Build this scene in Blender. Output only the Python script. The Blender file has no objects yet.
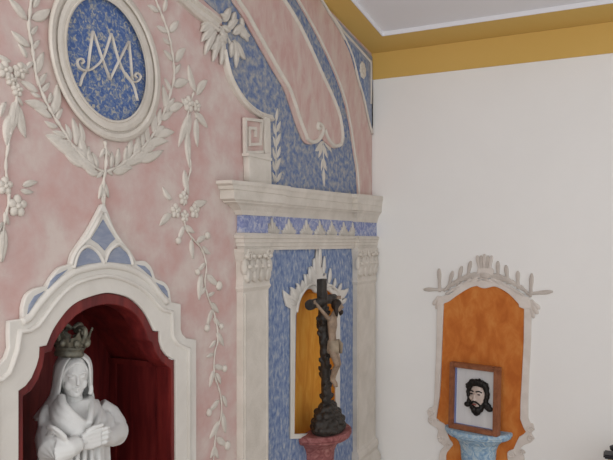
import bpy, bmesh, math, random
from mathutils import Vector, Matrix
random.seed(7)
PI = math.pi
scene = bpy.context.scene
COL = scene.collection

# ------------------------------------------------------------------ camera geometry
FOC, HX, HY, EYE = 648.0, 306.5, 240.0, 1.7
VPX = 620.0
_v = Vector(((VPX - HX) / FOC, 1, 0)).normalized()
DL = _v                                             # along the altar wall, towards the corner
NA = Vector((DL.y, -DL.x, 0))                       # altar wall normal (into the room)
DR = NA.copy()                                      # along the right wall, away from the corner
NR = -DL                                            # right wall normal (into the room)
CY = 4.0
C0 = Vector(((372 - HX) / FOC * CY, CY, 0))
def frame(x, n):
    m = Matrix.Identity(4)
    m.col[0][:3] = x; m.col[1][:3] = (0, 0, 1); m.col[2][:3] = n; m.col[3][:3] = C0
    return m
FA, FR = frame(DL, NA), frame(DR, NR)
CAM = Vector((0, 0, EYE))
def onplane(F, px, py, d):
    """point of wall frame F at distance d in front of the wall, seen at photo position px,py"""
    ray = Vector(((px - HX) / FOC, 1, (HY - py) / FOC))
    n = F.col[2].xyz; o = F.col[3].xyz + n * d
    t = (o - CAM).dot(n) / ray.dot(n)
    w = CAM + ray * t
    return F.inverted() @ w
def A(px, py, d=0.0): return onplane(FA, px, py, d)
def R(px, py, d=0.0): return onplane(FR, px, py, d)

# ------------------------------------------------------------------ materials
def srgb(r, g, b):
    f = lambda c: (c / 12.92 if c <= .04045 else ((c + .055) / 1.055) ** 2.4)
    return (f(r / 255), f(g / 255), f(b / 255), 1)
def mat(name, cols, scale=6, rough=.8, bump=.15, bscale=60, detail=6, distort=.4, stretch=(1, 1, 1), stops=None, metal=0, spec=.3, bdist=.004):
    m = bpy.data.materials.new(name); m.use_nodes = True
    nt = m.node_tree; b = nt.nodes['Principled BSDF']
    tc = nt.nodes.new('ShaderNodeTexCoord'); mp = nt.nodes.new('ShaderNodeMapping')
    mp.inputs['Scale'].default_value = stretch
    nt.links.new(tc.outputs['Object'], mp.inputs['Vector'])
    nz = nt.nodes.new('ShaderNodeTexNoise'); nz.inputs['Scale'].default_value = scale
    nz.inputs['Detail'].default_value = detail; nz.inputs['Distortion'].default_value = distort
    nz.inputs['Roughness'].default_value = .6
    nt.links.new(mp.outputs[0], nz.inputs['Vector'])
    cr = nt.nodes.new('ShaderNodeValToRGB'); el = cr.color_ramp.elements
    k = len(cols)
    stops = stops or [.3 + .4 * i / max(1, k - 1) for i in range(k)]
    while len(el) < k: el.new(.5)
    for i in range(k):
        el[i].position = stops[i]
    for i in range(k):
        el[i].color = srgb(*cols[i])
    nt.links.new(nz.outputs['Fac'], cr.inputs['Fac'])
    nt.links.new(cr.outputs['Color'], b.inputs['Base Color'])
    b.inputs['Roughness'].default_value = rough; b.inputs['Metallic'].default_value = metal
    b.inputs['Specular IOR Level'].default_value = spec
    if bump:
        n2 = nt.nodes.new('ShaderNodeTexNoise'); n2.inputs['Scale'].default_value = bscale; n2.inputs['Detail'].default_value = 4
        nt.links.new(mp.outputs[0], n2.inputs['Vector'])
        bp = nt.nodes.new('ShaderNodeBump'); bp.inputs['Strength'].default_value = bump; bp.inputs['Distance'].default_value = bdist
        nt.links.new(n2.outputs['Fac'], bp.inputs['Height']); nt.links.new(bp.outputs[0], b.inputs['Normal'])
    return m
M = {}
M['pink'] = mat('pink_plaster', [(196, 162, 156), (199, 172, 167), (201, 180, 174), (206, 191, 184)], scale=8, stops=[.36, .47, .54, .64], detail=12, distort=.15, bump=.25, bscale=45)
M['pinkband'] = mat('pink_band_plaster', [(194, 160, 154), (199, 173, 166), (203, 185, 176)], scale=9, stops=[.38, .5, .62], detail=8, stretch=(1.6, .7, 1), bump=.25, bscale=50)
M['cream'] = mat('cream_stucco', [(198, 191, 181), (216, 209, 200)], scale=9, bump=.5, bscale=110)
M['white'] = mat('white_stucco', [(206, 201, 194), (220, 216, 209)], scale=6, bump=.2, bscale=70)
M['blue'] = mat('blue_plaster', [(92, 112, 154), (114, 132, 168), (136, 150, 176), (170, 175, 184)], scale=38, stops=[.34, .45, .54, .66], detail=14, stretch=(1.5, .8, 1), distort=.2, bump=.3, bscale=80)
M['bluegrey'] = mat('blue_grey_plaster', [(94, 112, 152), (114, 128, 158), (138, 144, 158), (166, 165, 164)], scale=36, stops=[.36, .45, .53, .64], detail=14, distort=.3, bump=.4, bscale=90)
M['bluemed'] = mat('blue_scratched_plaster', [(66, 92, 146), (92, 114, 158), (132, 140, 152), (180, 174, 164)], scale=75, stops=[.38, .49, .56, .65], detail=14, distort=.9, bump=.5, bscale=90)
M['bluefr'] = mat('violet_blue_plaster', [(116, 126, 172), (144, 152, 186), (180, 182, 196)], scale=40, stops=[.38, .5, .62], detail=10, distort=1.0, bump=.3, bscale=90)
M['bluelight'] = mat('pale_blue_plaster', [(126, 136, 160), (158, 164, 178)], scale=26, detail=8, stretch=(.6, 2, 1))
M['ochre'] = mat('ochre_paint', [(208, 174, 98), (212, 178, 104)], scale=2, bump=.05)
M['ochre2'] = mat('ochre_band_paint', [(204, 168, 92), (208, 172, 98)], scale=2, bump=.05)
M['wall'] = mat('white_wall_paint', [(232, 231, 229), (236, 235, 233)], scale=1.5, bump=.12, bscale=30)
M['ceil'] = mat('ceiling_paint', [(226, 226, 230), (230, 230, 234)], scale=1.5, bump=.05)
M['red'] = mat('dark_red_wood', [(76, 22, 24), (104, 32, 32), (128, 46, 42)], scale=10, stretch=(3, .35, 3), detail=8, rough=.42, bump=.2, bscale=30, stops=[.3, .5, .72])
M['orange'] = mat('orange_paint', [(180, 98, 38), (194, 112, 48), (204, 130, 64)], scale=9, stops=[.36, .5, .64], detail=9, stretch=(1.5, .8, 1))
M['yellow'] = mat('amber_paint', [(204, 128, 42), (218, 150, 54), (228, 170, 74)], scale=7, stops=[.3, .5, .72], detail=9, stretch=(2, .6, 1), distort=1.2)
M['paintw'] = mat('pale_painted_ornament', [(206, 196, 188), (220, 212, 205)], scale=14, bump=.1)
M['paintg'] = mat('grey_painted_ornament', [(190, 180, 172), (208, 200, 192)], scale=14, bump=.1)
M['statue'] = mat('white_statue_paint', [(208, 208, 206), (222, 222, 220)], scale=5, bump=.08, bscale=60, rough=.55)
M['bronze'] = mat('tarnished_bronze', [(84, 84, 76), (136, 132, 116)], scale=30, rough=.45, metal=.45, bump=.4, bscale=60, spec=.5)
M['black'] = mat('black_carved_wood', [(38, 34, 31), (62, 56, 51)], scale=30, rough=.5, bump=.5, bscale=70)
M['flesh'] = mat('painted_flesh', [(120, 102, 86), (160, 138, 118)], scale=30, rough=.5, bump=.1)
M['cloth'] = mat('ivory_loincloth', [(132, 118, 100), (166, 150, 130)], scale=30, rough=.6)
M['hair'] = mat('dark_brown_hair', [(30, 22, 18), (54, 42, 34)], scale=60, rough=.5, bump=.6, bscale=70)
M['redcon'] = mat('red_marbled_paint', [(120, 66, 66), (150, 96, 94), (178, 132, 126)], scale=24, stops=[.34, .55, .74], detail=9, distort=2)
M['bluecon'] = mat('blue_marbled_paint', [(112, 148, 186), (162, 188, 206), (206, 214, 214)], scale=26, stops=[.34, .52, .7], detail=9, distort=2)
M['wood'] = mat('brown_frame_wood', [(122, 74, 50), (156, 102, 72)], scale=12, stretch=(2, 2, .5), rough=.4, bump=.1)
M['paper'] = mat('white_paper', [(206, 206, 208), (222, 222, 222)], scale=8, bump=.35, bscale=20, stretch=(3, .5, 1))
M['bluetape'] = mat('blue_edge', [(112, 124, 176), (136, 148, 190)], scale=20)
M['face'] = mat('pale_sculpted_face', [(184, 166, 156), (206, 190, 180)], scale=10, rough=.3, bump=.05, spec=.5)
M['lips'] = mat('dull_red_lips', [(140, 72, 66), (150, 84, 76)])
M['beard'] = mat('black_brown_beard', [(16, 13, 12), (34, 28, 25)], scale=50, rough=.5, bump=.6, bscale=60)
M['eye'] = mat('dark_eye', [(24, 20, 18), (34, 28, 26)])
M['floor'] = mat('floor_tiles', [(176, 160, 144), (190, 174, 156)], scale=3, rough=.5)
M['darkwood'] = mat('black_lacquer', [(20, 20, 24), (34, 33, 38)], rough=.4)
M['tan'] = mat('tan_wood', [(176, 164, 138), (190, 178, 152)])

# ------------------------------------------------------------------ object helpers
BASE = {}
def tag(o, label=None, cat=None, group=None, kind=None):
    if label: o['label'] = label
    if cat: o['category'] = cat
    if group: o['group'] = group
    if kind: o['kind'] = kind
    return o
def thing(name, F, base, label, cat, group=None):
    o = bpy.data.objects.new(name, None); COL.objects.link(o)
    o.empty_display_size = .05
    o.matrix_world = F @ Matrix.Translation(Vector(base))
    BASE[o.name] = (F, Vector(base))
    return tag(o, label, cat, group)
def finish(name, me, m, root=None, F=None, smooth=False, off=None):
    """me: mesh in wall-frame coordinates; root: parent thing (or F for a free object)"""
    for mm in (m if isinstance(m, (list, tuple)) else [m]): me.materials.append(mm)
    if smooth:
        for p in me.polygons: p.use_smooth = True
    o = bpy.data.objects.new(name, me); COL.objects.link(o)
    if root is not None:
        F, b = BASE[root.name]
        me.transform(Matrix.Translation(-b)); o.parent = root
        BASE[o.name] = (F, b)
    else:
        vs = [v.co for v in me.vertices]
        c = Vector(((min(v.x for v in vs) + max(v.x for v in vs)) / 2, min(v.y for v in vs), min(v.z for v in vs)))
        me.transform(Matrix.Translation(-c)); o.matrix_world = F @ Matrix.Translation(c)
        BASE[o.name] = (F, c)
    return o
def obj(name, bm, m, root=None, F=None, smooth=False, fix=True):
    if fix: bmesh.ops.recalc_face_normals(bm, faces=bm.faces)
    me = bpy.data.meshes.new(name); bm.to_mesh(me); bm.free()
    return finish(name, me, m, root, F, smooth)
def evald(tmp):
    bpy.context.view_layer.update()
    dg = bpy.context.evaluated_depsgraph_get()
    me = bpy.data.meshes.new_from_object(tmp.evaluated_get(dg))
    d = tmp.data; bpy.data.objects.remove(tmp)
    if isinstance(d, bpy.types.Curve): bpy.data.curves.remove(d)
    else: bpy.data.meshes.remove(d)
    me.materials.clear()
    return me
def plate(outs, z0, z1, bevel=.003):
    """filled outline(s) [(x,y),...] (later ones may be holes) extruded from z0 to z1 -> mesh"""
    cu = bpy.data.curves.new('c', 'CURVE'); cu.dimensions = '2D'; cu.fill_mode = 'BOTH'
    h = (z1 - z0) / 2; bevel = min(bevel, h * .95)
    cu.extrude = h - bevel; cu.bevel_depth = bevel; cu.bevel_resolution = 2; cu.offset = -bevel
    for pts in outs:
        sp = cu.splines.new('POLY'); sp.points.add(len(pts) - 1); sp.use_cyclic_u = True
        for i, p in enumerate(pts): sp.points[i].co = (p[0], p[1], 0, 1)
    t = bpy.data.objects.new('t', cu); COL.objects.link(t)
    me = evald(t); me.transform(Matrix.Translation((0, 0, (z0 + z1) / 2)))
    return me
def sm(pts, n=5, closed=False):
    """Catmull-Rom through 2-D/3-D points"""
    P = [Vector(p) for p in pts]; out = []
    N = len(P); rng = range(N if closed else N - 1)
    for i in rng:
        p0 = P[i - 1] if (closed or i > 0) else P[i]
        p1 = P[i]; p2 = P[(i + 1) % N]
        p3 = P[(i + 2) % N] if (closed or i + 2 < N) else p2
        for k in range(n):
            t = k / n
            out.append(.5 * (2 * p1 + (p2 - p0) * t + (2 * p0 - 5 * p1 + 4 * p2 - p3) * t * t + (3 * p1 - p0 - 3 * p2 + p3) * t ** 3))
    if not closed: out.append(P[-1])
    return out
def pa(pts, d=0, f=None): return [(f or A)(x, y, d) for x, y in pts]
def sweep(bm, path, prof, closed=False, z0=0.0):
    """moulding: profile [(offset to the left of travel, height)] along a path on the wall"""
    P = [Vector((p[0], p[1])) for p in path]; N = len(P); rows = []
    for i in range(N):
        a = P[i - 1] if (closed or i > 0) else P[i]
        b = P[(i + 1) % N] if (closed or i + 1 < N) else P[i]
        t1 = (P[i] - a); t2 = (b - P[i])
        if t1.length < 1e-9: t1 = t2
        if t2.length < 1e-9: t2 = t1
        t1.normalize(); t2.normalize()
        n1 = Vector((-t1.y, t1.x)); n2 = Vector((-t2.y, t2.x)); n = n1 + n2
        if n.length < 1e-6: n = n1.copy()
        n.normalize(); k = 1 / max(.5, n.dot(n1)); 
        rows.append([bm.verts.new((P[i].x + n.x * k * o, P[i].y + n.y * k * o, z0 + h)) for o, h in prof])
    K = len(prof)
    for i in range(N if closed else N - 1):
        r, s = rows[i], rows[(i + 1) % N]
        for j in range(K):
            bm.faces.new((r[j], r[(j + 1) % K], s[(j + 1) % K], s[j]))
    if not closed:
        bm.faces.new(rows[0]); bm.faces.new(rows[-1][::-1])
    return bm
def half_round(w, h, n=6, base=-.004):
    return [(-w, base)] + [(-w * math.cos(PI * i / n), h * math.sin(PI * i / n)) for i in range(n + 1)] + [(w, base)]
def tube(bm, pts, r, n=8):
    """round tube through 3-D points, r a number or a list"""
    P = [Vector(p) for p in pts]; N = len(P); rr = r if isinstance(r, (list, tuple)) else [r] * N
    up = Vector((.13, .31, .94)).normalized(); rings = []
    for i in range(N):
        t = (P[min(i + 1, N - 1)] - P[max(i - 1, 0)])
        if t.length < 1e-9: t = Vector((0, 0, 1))
        t.normalize(); u = t.cross(up)
        if u.length < .05: u = t.cross(Vector((1, 0, 0)))
        u.normalize(); v = t.cross(u)
        rings.append([bm.verts.new(P[i] + (u * math.cos(2 * PI * k / n) + v * math.sin(2 * PI * k / n)) * rr[i]) for k in range(n)])
    for i in range(N - 1):
        for k in range(n):
            bm.faces.new((rings[i][k], rings[i][(k + 1) % n], rings[i + 1][(k + 1) % n], rings[i + 1][k]))
    bm.faces.new(rings[0][::-1]); bm.faces.new(rings[-1])
    return bm
def ball(bm, c, r, rot=None, seg=12, rings=8):
    r = Vector(r) if isinstance(r, (tuple, list, Vector)) else Vector((r, r, r))
    m = Matrix.Translation(Vector(c)) @ (rot.to_4x4() if rot else Matrix.Identity(4)) @ Matrix.Diagonal((r.x, r.y, r.z, 1))
    bmesh.ops.create_uvsphere(bm, u_segments=seg, v_segments=rings, radius=1, matrix=m)
    return bm
def leafmesh(bm, p0, p1, w, h, z0=0.0, bend=0.0, pointed=.8, blunt=False):
    """almond leaf lying on the wall from p0 to p1: raised blade with a sunk midrib"""
    p0 = Vector((p0[0], p0[1])); p1 = Vector((p1[0], p1[1])); d = p1 - p0; L = d.length
    if L < 1e-6: return bm
    t = d / L; nrm = Vector((-t.y, t.x)); n = 8; rows = []
    for i in range(n + 1):
        s = i / n
        ww = w * (math.sin(PI * min(1, s * 1.0) ** pointed) ** .8 * .96 + .04) * (1 if 0 < i < n else .25)
        if blunt: ww = w * (.55, .7, .75, .7, .75, .9, 1, .85, .4)[i]
        c = p0 + d * s + nrm * bend * math.sin(PI * s) * L
        hh = h * (.45 + .55 * math.sin(PI * (s * .85 + .1)))
        rows.append([bm.verts.new((c.x + nrm.x * ww * a, c.y + nrm.y * ww * a, z0 + z)) for a, z in
                     ((-1, -.004), (-1, hh * .35), (-.5, hh), (0, hh * .62), (.5, hh), (1, hh * .35), (1, -.004))])
    K = 7
    for i in range(n):
        for j in range(K):
            bm.faces.new((rows[i][j], rows[i][(j + 1) % K], rows[i + 1][(j + 1) % K], rows[i + 1][j]))
    bm.faces.new(rows[0]); bm.faces.new(rows[-1][::-1])
    return bm
def loft(bm, rings, cap=True):
    rows = [[bm.verts.new(p) for p in r] for r in rings]; n = len(rows[0])
    for i in range(len(rows) - 1):
        for k in range(n):
            bm.faces.new((rows[i][k], rows[i][(k + 1) % n], rows[i + 1][(k + 1) % n], rows[i + 1][k]))
    if cap: bm.faces.new(rows[0][::-1]); bm.faces.new(rows[-1])
    return bm
def box(bm, a, b):
    x0, y0, z0 = a; x1, y1, z1 = b
    return loft(bm, [[(x0, y0, z0), (x1, y0, z0), (x1, y1, z0), (x0, y1, z0)], [(x0, y0, z1), (x1, y0, z1), (x1, y1, z1), (x0, y1, z1)]])
def remeshed(bm, vox, smooth=4, fac=.5):
    me = bpy.data.meshes.new('r'); bmesh.ops.recalc_face_normals(bm, faces=bm.faces); bm.to_mesh(me); bm.free()
    t = bpy.data.objects.new('t', me); COL.objects.link(t)
    m = t.modifiers.new('r', 'REMESH'); m.mode = 'VOXEL'; m.voxel_size = vox
    s = t.modifiers.new('s', 'SMOOTH'); s.iterations = smooth; s.factor = fac
    return evald(t)
def structure(o): o['kind'] = 'structure'; return o

# ------------------------------------------------------------------ room shell
H = EYE + (HY - 54) * CY / FOC                       # soffit height at the right wall
pc = A(320, 0)                                       # altar wall meets the ceiling here: it rises away from the right wall
TILT = (pc.y - H) / (-pc.x)
def zc(x): return H + TILT * (-x)                    # ceiling height at distance -x from the right wall
XL = -4.6
# niche openings
NICHE = [(19, 640), (19, 391), (26, 386), (32, 378), (37, 366), (39.5, 357), (40, 347), (47, 345.5)] + \
        [tuple(p) for p in sm([(48, 343), (53, 331), (60, 320), (69, 309), (78, 302), (90, 297), (106, 293), (120, 294.5), (132, 299), (143, 309), (150, 320), (155, 331)], 4)] + \
        [(160, 331), (160.5, 341), (163, 349), (167, 355), (171.5, 358.5), (176, 360), (177, 640)]
CN = [(294, 436), (296, 316)] + [tuple(p) for p in sm([(297, 310), (298.5, 301), (302, 294.5), (306, 290.5), (310, 289), (313, 290), (315, 292.5), (319, 293.5), (323, 291.5), (326.5, 290), (330, 291.5), (333.5, 295.5), (335.5, 302)], 4)] + [(336, 314), (336.5, 432)]
def bottom(pl, ref, y):
    return [Vector((p.x, y)) if r[1] >= 600 else Vector((p.x, p.y)) for p, r in zip(pl, ref)]
def grow(poly, d):
    ar = sum(poly[i - 1][0] * poly[i][1] - poly[i][0] * poly[i - 1][1] for i in range(len(poly))); out = []
    for i in range(len(poly)):
        a, b, c = Vector(poly[i - 1]), Vector(poly[i]), Vector(poly[(i + 1) % len(poly)])
        t1, t2 = (b - a).normalized(), (c - b).normalized(); n = Vector((t1.y + t2.y, -t1.x - t2.x))
        n = n.normalized() if n.length > 1e-6 else Vector((t1.y, -t1.x))
        out.append(b + n * (d if ar > 0 else -d))
    return out
NF = .50
nich = bottom(pa(NICHE, .016), NICHE, .001)
cn = [v.xy for v in pa(CN)]
cnb = grow(cn, .005)
nichb = grow(bottom(pa([(x + (3 if x > 106 else -5), y - 1.5) for x, y in NICHE]), NICHE, NF - .02), .006)
me = plate([[(XL, 0), (0, 0), (0, zc(0)), (XL, zc(XL))], nichb, cnb], -.03, 0, 0)
structure(finish('wall_left', me, M['pink'], F=FA))
XR = 3.4
me = plate([[(0, 0), (XR, 0), (XR, H), (0, H)]], -.06, 0, 0)
structure(finish('wall_right', me, M['wall'], F=FR))
# ochre band on the right wall
bw = [R(372, 80), R(613, 53)]
bm = bmesh.new()
bt = R(372, 80).y; sl = (R(613, 53).y - bt) / R(613, 53).x
loft(bm, [[(0, bt, 0), (0, H, 0), (0, H, .008), (0, bt, .008)], [(XR, bt + sl * XR, 0), (XR, H, 0), (XR, H, .008), (XR, bt + sl * XR, .008)]])
structure(obj('trim_1', bm, M['ochre2'], F=FR))
# soffit and raised white ceiling (frame FR: x away from the altar wall, z distance from the right wall)
def onceil(px, py):
    ray = Vector(((px - HX) / FOC, 1, (HY - py) / FOC))
    # plane: z = H + TILT * q, q = distance from right wall
    q0 = (CAM - C0).dot(NR); dq = ray.dot(NR)
    t = (H + TILT * q0 - EYE) / (ray.z - TILT * dq)
    w = CAM + ray * t; return FR.inverted() @ w
k1, k2, k3 = onceil(382, 36), onceil(613, 3), onceil(351, 0)
sw = (k1.z + k2.z) / 2; aw = (k1.x + k3.x) / 2       # widths of the soffit along right wall / along the altar wall
ZF = 4.6
def cz(q, up=0): return H + TILT * q + up
bm = bmesh.new()
def slab(x0, x1, q0, q1, lo, hi):
    loft(bm, [[(x0, cz(q0, lo), q0), (x1, cz(q0, lo), q0), (x1, cz(q1, lo), q1), (x0, cz(q1, lo), q1)],
              [(x0, cz(q0, hi), q0), (x1, cz(q0, hi), q0), (x1, cz(q1, hi), q1), (x0, cz(q1, hi), q1)]])
slab(-.03, XR, -.06, sw, 0, .022); slab(-.03, aw, sw, ZF, 0, .022)
structure(obj('trim_2', bm, M['ochre'], F=FR))
bm = bmesh.new(); slab(-.03, XR, -.06, ZF, .022, .1)
# white riser round the recess
slab(aw, aw + .006, sw, ZF, -.002, .022); slab(aw, XR, sw, sw + .006, -.002, .022)
structure(obj('ceiling', bm, M['ceil'], F=FR))
bm = bmesh.new(); box(bm, (-.4, -.05, -.06), (XR, 0, ZF)); structure(obj('floor', bm, M['floor'], F=FR))

# ------------------------------------------------------------------ oval medallion
def ell(cx, cy, ax, ay, bx, by, n=64, d=0.0):
    return [A(cx + math.cos(2 * PI * i / n) * ax + math.sin(2 * PI * i / n) * bx, cy + math.cos(2 * PI * i / n) * ay + math.sin(2 * PI * i / n) * by, d) for i in range(n)]
md = thing('oval_medallion', FA, A(115, 141), 'cream-framed oval wall medallion with a blue field and interlaced letter monogram', 'medallion')
def between(k, d):       # 0 = outer edge, 1 = field edge
    o = (104.5, 58.5, 55.5, 11, 9, 83); i = (106.5, 59, 38.7, 7, 7, 61)
    return ell(*[a + (b - a) * k for a, b in zip(o, i)], d=max(d, .0005))
bm = bmesh.new()
loft(bm, [between(k, d) for k, d in ((0, .0005), (0, .008), (.06, .016), (.2, .021), (.36, .018), (.42, .009), (.46, .009), (.5, .015), (.7, .018), (.86, .017), (.9, .021), (.96, .021), (1, .015), (1, .0005), (0, .0005))], cap=False)
obj('oval_frame', bm, M['cream'], md, smooth=False)
me = plate([[p.xy for p in between(.995, .006)]], .0005, .006, .001); finish('blue_field', me, M['bluemed'], md)
STROKES = [[(90.7, 31.6), (88, 50), (85.5, 70)], [(90.7, 31.6), (99, 56), (107.7, 80)], [(107.7, 80), (117, 61), (126.6, 41.8)], [(126.6, 41.8), (128.6, 60), (130, 80)],
           sm([(109, 34), (101, 58), (92, 68), (84, 71), (77, 68), (75, 62), (79, 59), (81.5, 62), (79.5, 64)], 4), [(84, 71), (80, 78), (77.6, 86.5)],
           sm([(109, 34), (117, 62), (124, 76), (131, 85), (135.5, 101)], 4), sm([(123, 73), (129, 81), (135, 82), (138.5, 77), (135, 73.5), (132.5, 76), (134.5, 78)], 4)]
bm = bmesh.new()
for s in STROKES:
    sweep(bm, pa(s), half_round(.0034, .009), z0=.005)
obj('monogram', bm, M['cream'], md, smooth=True)

# ------------------------------------------------------------------ garlands
def stem(root, pts, r, mt='cream', n=4, z=.003):
    p = [Vector((v.x, v.y, z)) for v in pa(sm(pts, n))]
    bm = bmesh.new(); N = len(p)
    tube(bm, p, [r * (.75 + .25 * math.sin(i * 1.9)) for i in range(N)], 8)
    return obj('stem', bm, M[mt], root, smooth=True)
def leaf(root, a, b, w=.42, h=.008, mt='cream', bud=False, bend=None, name='leaf', f=None, z0=0.0):
    f = f or A
    p0, p1 = f(*a), f(*b); L = (p1 - p0).length
    bm = bmesh.new()
    if bud:
        leafmesh(bm, p0, p0.lerp(p1, .8), L * .1 + .003, h * .8, z0)
        q = p0.lerp(p1, .82); ball(bm, (q.x, q.y, z0 + .003), (L * .17, L * .17, h * 1.2), seg=10, rings=6)
    else:
        leafmesh(bm, p0, p1, min(L * w * .5, .017), h, z0, random.uniform(-.08, .08) if bend is None else bend)
    return obj(name, bm, M[mt], root, smooth=True)
def flower(root, c, r, petals=5, mt='cream', f=None, z0=0.0, h=.008, a0=.3):
    f = f or A
    q = f(*c); rr = (f(c[0], c[1] + r) - q).length
    bm = bmesh.new()
    for i in range(petals):
        a = a0 + 2 * PI * i / petals
        ball(bm, (q.x + math.cos(a) * rr * .58, q.y + math.sin(a) * rr * .58, z0 + .002), (rr * .52, rr * .44, h), Matrix.Rotation(a, 3, 'Z'), 12, 6)
    o = obj('flower', bm, M[mt], root, smooth=True)
    bm = bmesh.new(); ball(bm, (q.x, q.y, z0 + .006), (rr * .28, rr * .28, h * .95), seg=10, rings=6)
    obj('flower_center', bm, M[mt], o, smooth=True)
def branch(label, name, cat, stempts, leaves, r=.005, flowers=(), buds=(), base=None, group=None, w=.36):
    t = thing(name, FA, A(*(base or stempts[-1])), label, cat, group)
    stem(t, stempts, r)
    for q in leaves: leaf(t, (q[0], q[1]), (q[2], q[3]), w=w)
    for q in buds: leaf(t, (q[0], q[1]), (q[2], q[3]), bud=True)
    for q in flowers: flower(t, (q[0], q[1]), q[2])
    return t
branch('cream stucco palm branch curving up the left side of the oval medallion', 'palm_branch', 'branch',
       [(31, -6), (29, 12), (28, 28), (31, 45), (33, 60), (36, 78), (43, 97), (51, 113), (60, 127), (70, 143), (80, 155), (92, 166), (103, 172)],
       [(26, 20, 8, -2), (31, 19, 50, 9), (29, 47, 11, 31), (26, 58, 18, 44), (35, 74, 43, 52), (37, 92, 20, 81), (52, 115, 57, 83), (47, 108, 24, 101), (51, 118, 34, 109),
        (64, 142, 45, 135), (76, 146, 72, 118), (82, 146, 79, 123), (82, 161, 46, 136), (88, 165, 62, 150), (95, 172, 72, 158), (85, 160, 76, 131), (93, 166, 84, 146), (99, 174, 84, 168), (33, 8, 40, -6), (37, 86, 46, 73), (57, 127, 44, 121),
        (97, 168, 91, 152), (40, 97, 30, 92), (66, 138, 52, 131), (72, 146, 56, 142), (70, 141, 65, 124), (86, 158, 72, 146), (90, 163, 74, 156), (78, 152, 64, 148), (92, 168, 80, 162), (88, 160, 88, 146), (29, 35, 37, 26), (31, 50, 39, 40), (47, 104, 50, 92), (33, 62, 25, 70), (40, 92, 49, 82), (55, 121, 62, 108)], r=.006)
branch('cream stucco palm branch curving up the right side of the oval medallion', 'palm_branch', 'branch',
       [(153, -6), (158, 8), (163, 20), (168, 35), (171, 50), (173, 65), (173, 80), (168, 98), (162, 115), (155, 130), (146, 143), (132, 156), (118, 166), (105, 172)],
       [(158, 12, 147, 5), (163, 12, 166, -2), (167, 32, 156, 26), (169, 32, 178, 21), (172, 61, 163, 50), (175, 62, 185, 48), (173, 86, 188, 81), (167, 113, 162, 85), (168, 110, 183, 104),
        (154, 135, 153, 107), (148, 144, 146, 120), (154, 136, 174, 132), (137, 157, 137, 134), (142, 150, 168, 141), (134, 159, 163, 150), (127, 160, 131, 138), (122, 165, 150, 157), (115, 167, 118, 148), (112, 172, 130, 168), (110, 168, 111, 152), (140, 152, 156, 146), (136, 156, 150, 154), (130, 158, 146, 156), (120, 165, 138, 162), (142, 148, 141, 130), (158, 126, 160, 108), (161, 120, 172, 112), (171, 92, 164, 78), (173, 74, 180, 64), (170, 44, 162, 38), (133, 156, 140, 140), (124, 162, 126, 146), (116, 168, 132, 168), (164, 106, 174, 98), (152, 136, 164, 126)], r=.006)
t = branch('small cream stucco pendant of leaves hanging from the bottom of the oval medallion', 'leaf_pendant', 'ornament',
           [(104, 141), (105, 152), (105, 165), (103, 178), (102.5, 190), (103.5, 207)],
           [(103, 170, 96, 178), (105, 170, 112, 176), (102, 183, 98, 199), (104, 183, 108, 198), (103, 188, 103, 206), (104, 148, 99, 158), (105, 148, 110, 157)], r=.007, base=(103, 206))
branch('cream stucco flower drop near the left edge of the photo with a large five-petalled flower', 'flower_drop', 'garland',
       [(14, 70), (16, 90), (15, 105), (11, 125), (8, 142), (5, 163), (6, 180), (8, 200), (3, 225), (0, 262)],
       [(16, 100, 11, 133), (18, 106, 25, 138), (5, 102, 0, 117), (14, 112, 6, 146), (22, 186, 37, 182), (20, 190, 33, 192), (4, 212, 8, 225), (3, 228, 2, 262), (10, 62, -4, 54), (2, 222, -6, 238), (20, 62, 28, 74), (15, 96, 22, 106)],
       flowers=[(4, 70, 9), (19, 71, 8), (16.5, 90, 6.5), (4, 186, 9), (16.5, 206, 11), (10, 80, 6)], r=.005)
branch('cream stucco flower drop hanging right of the medallion, above the thin leafy garland', 'flower_drop', 'garland',
       [(193, 92), (189, 106), (186, 122), (187, 140), (189, 158), (190, 169), (187, 180), (184, 193), (183, 206)],
       [(195, 92, 188, 65), (196, 95, 207, 80), (194, 113, 207, 128), (196, 118, 197, 147), (190, 113, 178, 147), (187, 128, 189, 168), (190, 110, 181, 98), (171, 200, 162, 187), (193, 204, 206, 201), (171, 214, 159, 226), (184, 170, 188, 195), (190, 118, 186, 142), (179, 102, 171, 112)],
       flowers=[(188, 104, 8), (196, 106, 6), (183, 198, 7), (175, 211, 7.5), (194, 211, 7.5), (184, 216, 6)], r=.005)
branch('long thin cream stucco garland with small buds trailing down between niche and pilaster', 'leafy_garland', 'garland',
       [(183, 219), (186, 230), (192.6, 239.5), (199, 246), (204, 257), (205.7, 269), (204, 282), (207, 296), (212, 309), (216, 325), (217, 341), (214, 353), (213.5, 373), (217, 385), (220, 396), (221, 412), (218, 424), (215, 434), (213, 458), (212, 475)],
       [(184, 226, 194, 233), (191, 239, 192.6, 259), (202, 246, 210, 254), (201, 274, 198.6, 300), (213, 354, 206, 357), (213, 370, 209, 387), (215, 373, 220, 384), (222, 395, 226, 407), (222, 413, 225, 433), (219, 421, 209, 439), (214, 446, 210, 458), (214, 446, 218, 458),
        (205, 287, 198, 295), (210, 303, 218, 313), (216, 333, 223, 346), (215, 340, 209, 348), (207, 296, 214, 292)], r=.0045,
       buds=[(184, 226, 176, 244), (196, 242, 209, 234), (205, 263, 195, 274), (206, 275, 221, 288), (212, 309, 205, 332), (214, 366, 226, 369), (219, 400, 206, 415), (216, 438, 229, 447), (213, 318, 222, 328)])

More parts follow.
